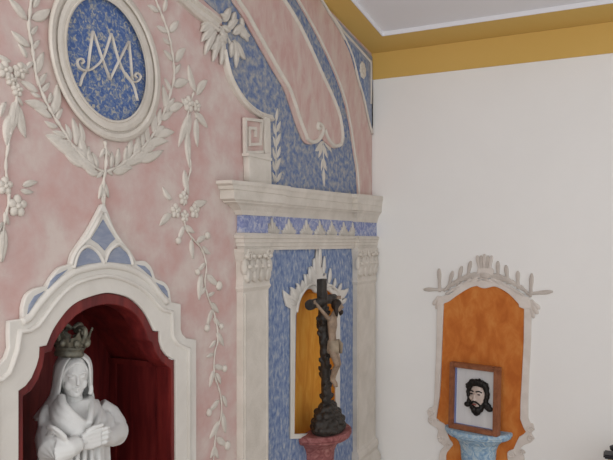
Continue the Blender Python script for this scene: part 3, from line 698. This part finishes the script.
# sleeves (upper arms, forearms crossing)
tube(bm, [S(60, 413, -.03), S(54, 425, -.01), S(51, 439, .02), S(53, 451, .055), S(60, 452, .085), S(70, 447.5, .1), S(79, 443, .105)], [.04, .044, .044, .043, .036, .029, .024], 14)
tube(bm, [S(97, 408, -.02), S(107, 416, 0.0), S(113, 426, .03), S(115, 433, .06), S(109, 437, .085), S(102, 438, .1)], [.036, .042, .043, .036, .028, .02], 14)
# drapery ridges: shawl over the shoulders and folds on the sleeves
def ridge(pts, r): tube(bm, sm(pts, 4), r, 8)
ball(bm, S(75, 431, .07), .034)
for q in range(6):                                  # broad shawl falling across the breast, a low wave at each fold
    o = q * 3.2
    ridge([S(61 - o * .55, 397 + o * .7, .012 - .004 * q), S(63 - o * .5, 405 + o, .045 - .002 * q), S(70 - o * .35, 413 + o, .07), S(79 - o * .3, 421 + o * .8, .084), S(88 - o * .4, 428 + o * .6, .088)], .0135 if q % 2 == 0 else .0105)
ridge([S(90, 397, .02), S(92, 404, .05), S(91, 413, .08), S(89, 424, .098)], .010)
ridge([S(96, 401, .0), S(99, 410, .04), S(98, 420, .075), S(94, 430, .1)], .010)
ridge([S(103, 405, -.01), S(107, 414, .03), S(107, 424, .062), S(102, 433, .09)], .009)
ridge([S(47, 407, -.03), S(43, 414, -.02), S(42, 423, -.01), S(45, 431, 0)], .012)
for k in range(4):
    o = k * 6
    ridge([S(47 + k, 427 + o, .045), S(52 + k * 2, 427 + o * .9, .075), S(60 + k * 2, 432 + o * .75, .098), S(66 + k * 2, 438 + o * .6, .108)], .0065)
for k in range(4):
    ridge([S(108 + k * 3, 413 + k * 4, .035), S(112 + k * 2.4, 420 + k * 4, .062), S(110 + k * 2, 430 + k * 2.6, .085)], .0065)
ridge([S(112, 413, .02), S(120, 420, .035), S(125, 430, .045), S(121, 440, .06), S(112, 443, .08)], .012)
for k in range(5):
    ridge([S(70 + 7 * k, 448, .095 - .004 * k), S(69 + 7.5 * k, 470, .095), S(66 + 8 * k, 520, .09)], .009)
ridge([S(47, 440, -.02), S(42, 456, -.02), S(39, 480, 0)], .013)
me = remeshed(bm, .0038, 2, .4); finish('robe', me, M['statue'], st, smooth=True)
# head, neck, hands
fdir = Vector((-.50, -.07, .85)).normalized()           # face turned from the wall normal towards the viewer
fs = Vector((fdir.z, 0, -fdir.x)); up = Vector((.03, 1, 0)).normalized()
def Hd(a, b, c): return hp + fs * a + up * b + fdir * c
rotH = Matrix((fs, up, fdir)).transposed()
bm = bmesh.new()
hw_ = .0385
loft(bm, [[Hd(rx * math.cos(2 * PI * k / 20), y, c + rz * (1 if math.sin(2 * PI * k / 20) > 0 else 1) * math.sin(2 * PI * k / 20)) for k in range(20)] for y, rx, rz, c in
          ((-.056, .008, .010, .030), (-.052, .018, .022, .020), (-.042, .027, .036, .008), (-.025, .034, .044, .0), (-.005, .038, .047, 0), (.02, .0395, .05, -.002), (.04, .036, .046, -.004), (.055, .025, .034, -.005), (.062, .01, .014, -.005))])
tube(bm, [hp + Vector((.006, -.098, -.012)), hp + Vector((.002, -.05, -.004)), hp + Vector((0, -.02, 0))], [.034, .026, .026], 14)
# features
tube(bm, [Hd(0, .014, .045), Hd(0, .0, .0505), Hd(0, -.0125, .0565), Hd(0, -.0165, .049)], [.0038, .0048, .0062, .005], 8)
for s in (-1, 1):
    ball(bm, Hd(s * .016, .004, .041), (.0088, .0042, .006), rotH, 10, 8)
    tube(bm, [Hd(s * .005, .014, .046), Hd(s * .016, .018, .044), Hd(s * .028, .013, .034)], .0038, 6)
    ball(bm, Hd(s * .019, -.02, .030), (.014, .016, .010), rotH, 10, 8)
tube(bm, [Hd(-.011, -.0275, .041), Hd(0, -.0255, .0475), Hd(.011, -.0275, .041)], [.0025, .0036, .0025], 8)
tube(bm, [Hd(-.008, -.0325, .041), Hd(0, -.034, .0455), Hd(.008, -.0325, .041)], [.0025, .004, .0025], 8)
ball(bm, Hd(0, -.047, .036), (.012, .009, .009), rotH, 10, 8)
# hands crossed on the breast
def hand(w, dirv, side, nrm):
    """w wrist, dirv pointing along the hand, side towards the thumb, nrm out of the back of the hand"""
    k = .66; dirv = dirv.normalized(); side = (side - dirv * side.dot(dirv)).normalized(); n = nrm.normalized()
    pts = [w, w + dirv * .03 * k, w + dirv * .075 * k]
    for sgn in (-.6, -.2, .2, .6):
        tube(bm, [w + side * sgn * .03 * k, w + dirv * .04 * k + side * sgn * .045 * k, w + dirv * .085 * k + side * sgn * .044 * k], [.018 * k, .018 * k, .015 * k], 8)
    for i, L in enumerate((.06, .074, .08, .072)):
        sgn = (-.72, -.25, .25, .72)[i]
        p = w + dirv * .085 * k + side * sgn * .042 * k
        q1 = p + (dirv * .9 + n * .05).normalized() * L * .45 * k; q2 = q1 + (dirv * .8 - n * .45).normalized() * L * .32 * k; q3 = q2 + (dirv * .6 - n * .75).normalized() * L * .25 * k
        tube(bm, [p, q1, q2, q3], [.0105 * k, .0098 * k, .0088 * k, .0068 * k], 8)
    p = w + dirv * .025 * k + side * .035 * k
    tube(bm, [p, p + (dirv * .75 + side * .35 + n * .1) * .04 * k, p + (dirv * 1.0 + side * .2 + n * .1) * .07 * k], [.014 * k, .011 * k, .008 * k], 8)
w1 = S(82, 442, .108); hand(w1, S(103, 436, .126) - w1, Vector((0, 1, 0)), Vector((.25, .25, 1)))
w2 = S(106, 436, .094); hand(w2, S(88, 440, .108) - w2, Vector((0, 1, .1)), Vector((-.1, .1, 1)))
tube(bm, [S(70, 447, .1), w1, w1.lerp(S(103, 436, .126), .2)], [.018, .014, .012], 10); tube(bm, [S(110, 437, .085), w2, w2.lerp(S(88, 440, .108), .2)], [.016, .013, .012], 10)
fg = finish('figure', remeshed(bm, .0019, 2, .4), M['statue'], st, smooth=True)
# hair waves beside the face
bm = bmesh.new()
for s in (-1, 1):
    for k in range(4):
        o = .0035 * k
        tube(bm, sm([Hd(s * .001, .046 + o, .037 - o * 1.3), Hd(s * .015, .040 + o, .036 - o), Hd(s * .028, .027 + o * .6, .029 - o), Hd(s * .0375, .008, .02 - o), Hd(s * .0385, -.014, .010 - o)], 3), .0045, 8)
ball(bm, Hd(0, .006, -.006), (.046, .052, .046), rotH, 20, 14)
tube(bm, sm([Hd(.042, -.012, .004), Hd(.047, -.03, .010), Hd(.049, -.045, .014), Hd(.045, -.058, .014)], 4), .007, 8)
finish('hair', remeshed(bm, .0026, 2), M['statue'], fg, smooth=True)
# veil: shell open towards the face
bm = bmesh.new(); rows = []; NN = 30
VS = [(.066, .006, .008, -.006), (.064, .022, .026, -.007), (.057, .036, .042, -.006), (.042, .049, .056, -.006), (.014, .053, .060, -.008), (-.016, .054, .058, -.010), (-.046, .056, .056, -.014), (-.072, .064, .058, -.018), (-.098, .084, .064, -.024), (-.124, .104, .070, -.03)]
OP = [0, .3, .56, .74, .82, .86, .88, .9, .96, 1.05]
for (y, rx, rz, c), op in zip(VS, OP):
    row = []; opr = op + max(0, -.03 - y) * 14
    for k in range(NN + 1):
        a = PI / 2 + op + (2 * PI - op - opr) * k / NN
        f = 1 + .025 * math.sin(k * 1.9 + y * 40) * min(1, op * 1.6)
        row.append(bm.verts.new(Hd(rx * f * math.cos(a), y, c + rz * f * math.sin(a))))
    rows.append(row)
for i in range(len(rows) - 1):
    for k in range(NN): bm.faces.new((rows[i][k], rows[i][k + 1], rows[i + 1][k + 1], rows[i + 1][k]))
me = bpy.data.meshes.new('v'); bmesh.ops.recalc_face_normals(bm, faces=bm.faces); bm.to_mesh(me); bm.free()
tmp = bpy.data.objects.new('t', me); COL.objects.link(tmp)
s1 = tmp.modifiers.new('a', 'SOLIDIFY'); s1.thickness = .007; s1.offset = 0
s2 = tmp.modifiers.new('b', 'SUBSURF'); s2.levels = 1
finish('veil', evald(tmp), M['statue'], st, smooth=True)
bm = bmesh.new(); box(bm, (tx - .13, NF + .0005, SD - .1), (tx + .13, NF + .03, SD + .1)); obj('statue_base', bm, M['statue'], st)

# ------------------------------------------------------------------ crown on the statue's head
cc = S(69, 354.5, .012)
cw = thing('crown', FA, cc, 'tarnished bronze crown with curled arches sitting tilted on the statue', 'crown')
axis = Vector((.10, 1, .06)).normalized(); cu_ = axis.cross(Vector((0, 0, 1))).normalized(); cv_ = axis.cross(cu_)
def K(a, r, h): return cc + (cu_ * math.cos(a) + cv_ * math.sin(a)) * r + axis * h
bm = bmesh.new()
loft(bm, [[K(2 * PI * k / 36, r, h) for k in range(36)] for r, h in ((.036, -.002), (.041, -.004), (.043, .004), (.0405, .009), (.0415, .016), (.045, .021), (.0435, .027), (.040, .024), (.038, .01), (.036, -.002))], cap=False)
obj('crown_band', bm, M['bronze'], cw, smooth=True)
for k in range(8):
    a = 2 * PI * k / 8 + .35; bm = bmesh.new()
    prof = [(-.018, 0), (-.022, .012), (-.015, .022), (-.017, .030), (-.007, .035), (0, .052), (.007, .035), (.017, .030), (.015, .022), (.022, .012), (.018, 0)]
    def pt3(u, v, dr): return K(a + u / .046, .042 + v * .32 + dr, .022 + v)
    f = [bm.verts.new(pt3(u, v, .0025)) for u, v in prof]; b = [bm.verts.new(pt3(u, v, -.0025)) for u, v in prof]
    bm.faces.new(f); bm.faces.new(b[::-1]); n = len(prof)
    for i in range(n): bm.faces.new((f[i], b[i], b[(i + 1) % n], f[(i + 1) % n]))
    ball(bm, pt3(0, .016, .004), (.011, .012, .009), None, 10, 8); ball(bm, pt3(0, .057, 0), .0038, None, 8, 6)
    obj('fleuron', bm, M['bronze'], cw, smooth=False)
for a, top in ((.3, .088), (1.7, .084), (3.3, .09), (4.6, .082)):
    bm = bmesh.new()
    pts = sm([K(a, .05, .04), K(a, .062, .062), K(a, .056, .082), K(a, .034, top), K(a + .3, .012, top - .012)], 4)
    for i in range(len(pts) - 1):
        pass
    tube(bm, pts, [.0068] * len(pts), 8); 
    for q in pts[2::4]: ball(bm, q, .0065, None, 8, 6)
    obj('crown_arch', bm, M['bronze'], cw, smooth=True)

# ------------------------------------------------------------------ painted niche on the right wall
on = thing('orange_wall_panel', FR, R(482, 460), 'orange painted panel with pale spiky scrolled surround on the white wall', 'wall panel')
OR = [(444.5, 480), (444.5, 460), (445.5, 452), (452, 445), (449, 441), (445.5, 433), (445, 426), (436.6, 418), (440, 396), (441, 380), (442.5, 340), (444, 303), (449.7, 300.5)] + \
     [tuple(p) for p in sm([(457, 295), (465.7, 289.5), (472, 286.5), (477, 285.7), (480, 287)], 3)] + [(484, 287.8), (488, 287.5), (491, 286.8)] + [tuple(p) for p in sm([(494, 286.2), (500, 288), (506, 291.5), (511, 295.5), (516, 300), (519, 303.5)], 3)] + \
     [(519.5, 306), (524.6, 308), (524.4, 340), (522.5, 380), (521, 419), (526.7, 432), (520, 437), (514, 450), (512, 460), (512, 480)]
raised(on, 'orange_field', OR, 0, .006, 'orange', .001, R)
# outline bands, left and right
FL = [(437, 303), (441, 299), (443.5, 303.3), (442, 340), (440.5, 380), (439.5, 396), (436.3, 418), (440, 421.5), (446, 425.5), (447, 433), (450, 440), (453, 445), (447, 452.5), (446, 460), (446, 480), (438, 480), (438.6, 460), (440, 451), (444, 446.5), (440, 443), (437, 437.5), (438, 431), (435, 427), (429.5, 424), (427.5, 420), (428.8, 416), (427.2, 411), (430, 407.5), (433.6, 405), (434.8, 380), (436.5, 340)]
FRt = [(531, 306), (531, 340), (529, 380), (528.4, 418), (533, 424), (534, 429), (531.5, 433.5), (534, 438), (531, 442.5), (524, 445), (520, 450), (524, 456), (523, 466), (511, 470), (507, 455), (511, 450), (513.5, 449), (519, 437), (525.8, 432), (520, 419), (521.6, 380), (523.6, 340), (524, 308), (526, 303)]
raised(on, 'side_border', [tuple(p) for p in sm(FL, 2, True)], .002, .012, 'paintw', .003, R)
raised(on, 'side_border', [tuple(p) for p in sm(FRt, 2, True)], .002, .012, 'paintw', .003, R)
for c, r in (((431, 413), 3.6), ((431.5, 420), 3.2), ((441.5, 439.5), 3.6), ((449, 445.5), 3.2), ((530.5, 429), 3.6), ((530.5, 438), 3.4), ((511.5, 454), 4.2), ((522, 452), 3)):
    p = R(*c); rr = r * .0057; bm = bmesh.new(); tube(bm, [(p.x + math.cos(k * .5) * rr * (1 - k / 24), p.y + math.sin(k * .5) * rr * (1 - k / 24), .012) for k in range(20)], .004, 6)
    obj('scroll', bm, M['paintw'], on, smooth=True)
TB = [(436.5, 306), (437.5, 298), (443, 296)] + [tuple(p) for p in sm([(450, 294), (458, 287.5), (466, 281.5), (474, 278), (479, 279), (484, 280.5), (489, 279), (494, 278), (502, 281.5), (510, 286.5), (517, 292), (522, 296)], 3)] + [(529, 297), (531, 303), (531, 309), (524.2, 309), (519, 307), (518.5, 304)] + \
     [tuple(p) for p in reversed(sm([(480, 287.5), (484, 288.4), (488, 287.8), (494, 286.6), (500, 288.5), (506, 292), (511, 296), (518.5, 304)], 3))][1:] + [tuple(p) for p in reversed(sm([(444, 303.5), (449.7, 301), (457, 295.5), (465.7, 290), (472, 287), (477, 286)], 3))] + [(443, 306)]
raised(on, 'top_border', TB, .002, .014, 'paintw', .003, R)
def rl(a, b, w, mt='paintg', h=.012, z0=.004, name='crest_spike'):
    p0, p1 = R(*a), R(*b); bm = bmesh.new(); leafmesh(bm, p0, p1, w, h, z0, 0, .6, True); return obj(name, bm, M[mt], on, smooth=True)
for a, b in (((440, 292), (439.3, 268.5)), ((444, 289.5), (424, 289.5)), ((448, 290), (453, 271)), ((457.5, 286), (462, 266)), ((467, 280), (471, 261)), ((498, 280), (498, 261)), ((508, 284), (506, 265)), ((518, 289), (518, 271)), ((530.5, 297), (532, 273.5)), ((526, 294), (553, 291.5))):
    rl(a, b, .012)
for a, b in (((441, 296), (436.5, 309)), ((439, 296), (433.5, 305)), ((531, 302), (538, 314)), ((531, 300), (540, 309)), ((530, 304), (534, 318))): rl(a, b, .012, 'paintw', name='hanging_leaf')
for i in range(9):
    k = i / 8; y = 290 - 13 * math.sin(k * PI / 2)
    rl((444 + 32 * k, y + 1), (452 + 32 * k, y - 7 + 2 * k), .011, 'paintg', .012, .006, 'crest_leaf'); rl((528 - 32 * k, y + 3), (519 - 32 * k, y - 5 + 1 * k), .011, 'paintg', .012, .006, 'crest_leaf')
    if i % 2 == 0: rl((446 + 32 * k, y + 4), (456 + 31 * k, y - 2), .009, 'paintw', .012, .008, 'crest_leaf'); rl((525 - 32 * k, y + 6), (514 - 31 * k, y), .009, 'paintw', .012, .008, 'crest_leaf')
raised(on, 'shell_base', [(477, 271), (478, 268), (492, 268), (494, 271), (492, 277), (484.5, 280), (478.5, 277)], .002, .014, 'paintw', .003, R)
for k in range(5): rl((480 + 2.3 * k, 271), (477.2 + 3.7 * k, 255.5 - (1.5 if k == 2 else 0)), .011, 'paintg' if k % 2 else 'paintw', .014, .004, 'shell_rib')
bm = bmesh.new(); p = R(485, 275.5); ball(bm, (p.x, p.y, .012), (.026, .018, .012), None, 12, 8); obj('boss', bm, M['paintg'], on, smooth=True)
bc = R(478.5, 429); bcy = R(446, 424).y
console(FR, 'wall_console', 'half-round blue and white marbled wall console under the framed picture', bc.x, bcy, .19, 'bluecon', .8)

# ------------------------------------------------------------------ framed picture standing on the blue console
zb = bcy + .001
pf = thing('picture_frame', FR, (bc.x - .02, zb, .06), 'brown wooden box frame with a bearded head, leaning on the blue console', 'picture')
# frame plane: bottom-left, bottom-right, top-left corners in wall coordinates
bl = R(448, 425.4, .075); br = R(497, 432.6, .14); bl.y = zb; br.y = zb + .001
ex = (br - bl).normalized(); Wf = (br - bl).length
upv = Vector((.035, 1, -.05)); upv = (upv - ex * upv.dot(ex)).normalized(); en = ex.cross(upv)
Hf = (R(451, 361.5, .04).y - zb) / upv.y
def Pf(u, v, w): return bl + ex * u + upv * v + en * w
DP = .045; bwid = .028
def obox(bm, u0, u1, v0, v1, w0, w1):
    loft(bm, [[Pf(u0, v0, w), Pf(u1, v0, w), Pf(u1, v1, w), Pf(u0, v1, w)] for w in (w0, w1)])
for (a, b, c, d) in ((0, bwid, 0, Hf), (Wf - bwid, Wf, 0, Hf), (bwid, Wf - bwid, 0, bwid), (bwid, Wf - bwid, Hf - bwid, Hf)):
    bm = bmesh.new(); obox(bm, a, b, c, d, -DP - .005, 0); bmesh.ops.bevel(bm, geom=bm.edges[:], offset=.003, segments=2, affect='EDGES'); obj('frame_rail', bm, M['wood'], pf)
bm = bmesh.new(); obox(bm, bwid, Wf - bwid, bwid, Hf - bwid, -DP, -DP + .012); obj('backing_paper', bm, M['paper'], pf)
bm = bmesh.new(); obox(bm, bwid, bwid + .005, bwid, Hf - bwid, -DP + .012, -.02); obox(bm, bwid + .006, Wf - bwid, bwid, bwid + .003, -DP + .012, -.03); obj('blue_edging', bm, M['bluetape'], pf)
hu, hv = Wf * .565, Hf * .555; hd = -DP + .016
hroot = bmesh.new(); bm = hroot
k = Hf / .385
def hb(bm, u, v, w, r, rot=0): 
    R3 = Matrix((ex, upv, en)).transposed() @ Matrix.Rotation(rot, 3, 'Z')
    ball(bm, Pf(hu + u * k, hv + v * k, hd + w * k), Vector(r) * k, R3, 14, 10)
def ht(bm, pts, r): tube(bm, sm([Pf(hu + a * k, hv + b * k, hd + c * k) for a, b, c in pts], 3), r * k, 8)
hb(bm, .004, -.004, .008, (.049, .07, .028)); hb(bm, .004, -.05, .008, (.026, .03, .02))
hb(bm, -.008, -.01, .03, (.008, .022, .010)); hb(bm, -.008, -.026, .034, (.012, .008, .008)); hb(bm, -.03, -.018, .018, (.016, .014, .012)); hb(bm, .024, -.018, .018, (.018, .014, .012))
ht(bm, [(-.038, .014, .024), (-.024, .02, .028), (-.012, .014, .03)], .005); ht(bm, [(.0, .014, .03), (.018, .02, .028), (.036, .012, .02)], .005)
hf = finish('sculpted_head', remeshed(bm, .0028, 3), M['face'], pf, smooth=True)
bm = bmesh.new(); hb(bm, -.026, .006, .033, (.009, .004, .004)); hb(bm, .019, .006, .033, (.0095, .004, .004)); ht(bm, [(-.04, .019, .031), (-.026, .025, .035), (-.013, .02, .037)], .0036); ht(bm, [(.002, .02, .037), (.019, .025, .035), (.036, .018, .028)], .0036); obj('eyes_and_brows', bm, M['eye'], hf, smooth=True)
bm = bmesh.new()
for i in range(10):
    a = PI * (.02 + i / 9 * .96); hb(bm, .002 + math.cos(a) * .05, .042 + math.sin(a) * .032, .010 + .006 * math.sin(a), (.019, .017, .019), a)
for i in range(6): hb(bm, -.03 + .014 * i, .064 - .0006 * (i - 2) ** 2, .02, (.016, .015, .013), .4 * i)
for i in range(6):
    hb(bm, -.05 - .004 * math.sin(i * 1.5), .03 - .018 * i, .012, (.014, .017, .015)); hb(bm, .056 + .005 * math.sin(i * 1.3), .03 - .018 * i, .012, (.015, .018, .016))
for i in range(22):
    a = PI * random.uniform(-.1, 1.1); rr_ = random.uniform(.88, 1.22); hb(bm, .002 + math.cos(a) * .054 * rr_, .04 + math.sin(a) * .038 * rr_, .012, (.011, .008, .012), a)
hb(bm, -.06, -.062, .01, (.02, .016, .014)); hb(bm, .074, -.07, .01, (.022, .017, .015)); hb(bm, .064, -.052, .012, (.02, .017, .014))
finish('hair', remeshed(bm, .0032, 1), M['beard'], hf, smooth=True)
bm = bmesh.new()
ht(bm, [(-.036, -.058, .018), (-.022, -.042, .03), (-.008, -.036, .034), (.01, -.042, .03), (.026, -.06, .018)], .0065)
for q in ((-.03, -.07, .012, .014, .022), (.026, -.072, .012, .014, .024), (-.014, -.085, .02, .018, .024), (.01, -.088, .02, .018, .026), (-.002, -.1, .016, .02, .02), (.038, -.05, .008, .01, .024), (-.034, -.05, .01, .008, .022)):
    hb(bm, q[0], q[1], q[2], (q[3], q[4], .018))
finish('beard', remeshed(bm, .003, 1), M['beard'], hf, smooth=True)
bm = bmesh.new(); hb(bm, -.006, -.052, .034, (.012, .0045, .006)); obj('lips', bm, M['lips'], hf, smooth=True)

# ------------------------------------------------------------------ dark furniture corner at the lower right
q = R(611, 456, .25)
dk = thing('dark_stand', FR, (q.x + .12, 0, .25), 'black stand just poking into the lower right corner beside the white wall', 'stand')
x0 = R(603.3, 456, .25).x; yt = R(606, 455.2, .25).y
bm = bmesh.new(); box(bm, (x0, yt - .02, .16), (x0 + .3, yt, .25)); bmesh.ops.bevel(bm, geom=bm.edges[:], offset=.006, segments=2, affect='EDGES'); obj('stand_top', bm, M['darkwood'], dk)
bm = bmesh.new(); box(bm, (x0 + .02, yt - .3, .17), (x0 + .28, yt - .0205, .245)); obj('stand_body', bm, M['tan'], dk)
for a in (.03, .24):
    for b in (.172, .215):
        bm = bmesh.new(); box(bm, (x0 + a, 0, b), (x0 + a + .025, yt - .3, b + .025)); obj('leg', bm, M['darkwood'], dk)
bm = bmesh.new(); xk = R(610, 449, .18).x; loft(bm, [[(xk + .06 + r * math.cos(2 * PI * k / 20), yt + y, .205 + .7 * r * math.sin(2 * PI * k / 20)) for k in range(20)] for y, r in ((0, .045), (.012, .045), (.018, .06), (.034, .062), (.04, .05))]); obj('finial', bm, M['darkwood'], dk)

# ------------------------------------------------------------------ light and camera
w = bpy.data.worlds.new('World'); scene.world = w; w.use_nodes = True
w.node_tree.nodes['Background'].inputs[0].default_value = (.97, .985, 1.0, 1); w.node_tree.nodes['Background'].inputs[1].default_value = .95
def area(name, loc, target, size, power, color=(1, 1, 1)):
    l = bpy.data.lights.new(name, 'AREA'); l.shape = 'RECTANGLE'; l.size, l.size_y = size; l.energy = power; l.color = color
    o = bpy.data.objects.new(name, l); COL.objects.link(o); o.location = loc
    o.rotation_euler = (Vector(target) - Vector(loc)).to_track_quat('-Z', 'Y').to_euler()
area('window_daylight', (-1.2, -1.8, 2.2), (.8, 3.4, 1.6), (2.0, 1.8), 54, (1, .98, .95))
cam = bpy.data.cameras.new('Camera'); co = bpy.data.objects.new('Camera', cam); COL.objects.link(co); scene.camera = co
co.location = CAM; co.rotation_euler = (PI / 2, 0, 0)
cam.sensor_fit = 'HORIZONTAL'; cam.sensor_width = 36; cam.lens = FOC / 613 * 36
cam.shift_y = (HY - 230) / 613; cam.clip_start = .02
scene.view_settings.view_transform = 'Standard'; scene.view_settings.look = 'None'; scene.view_settings.gamma = 1; scene.view_settings.exposure = 0
scene.view_settings.use_curve_mapping = False
# turn the whole place so that the walls run along the world axes
RW = Matrix.Rotation(math.atan2(DL.x, DL.y), 4, 'Z')
bpy.context.view_layer.update()
for o in scene.objects:
    if o.parent is None: o.matrix_world = RW @ o.matrix_world
for o in scene.objects:
    if o.parent is None:
        for k, g in (('palm_branch', 'palm branches round the medallion'), ('flower_drop', 'stucco flower drops on the pink wall'), ('pilaster', 'cream pilasters of the crucifix bay'), ('wall_console', 'half-round wall consoles')):
            if o.name.split('.')[0] == k: o['group'] = g
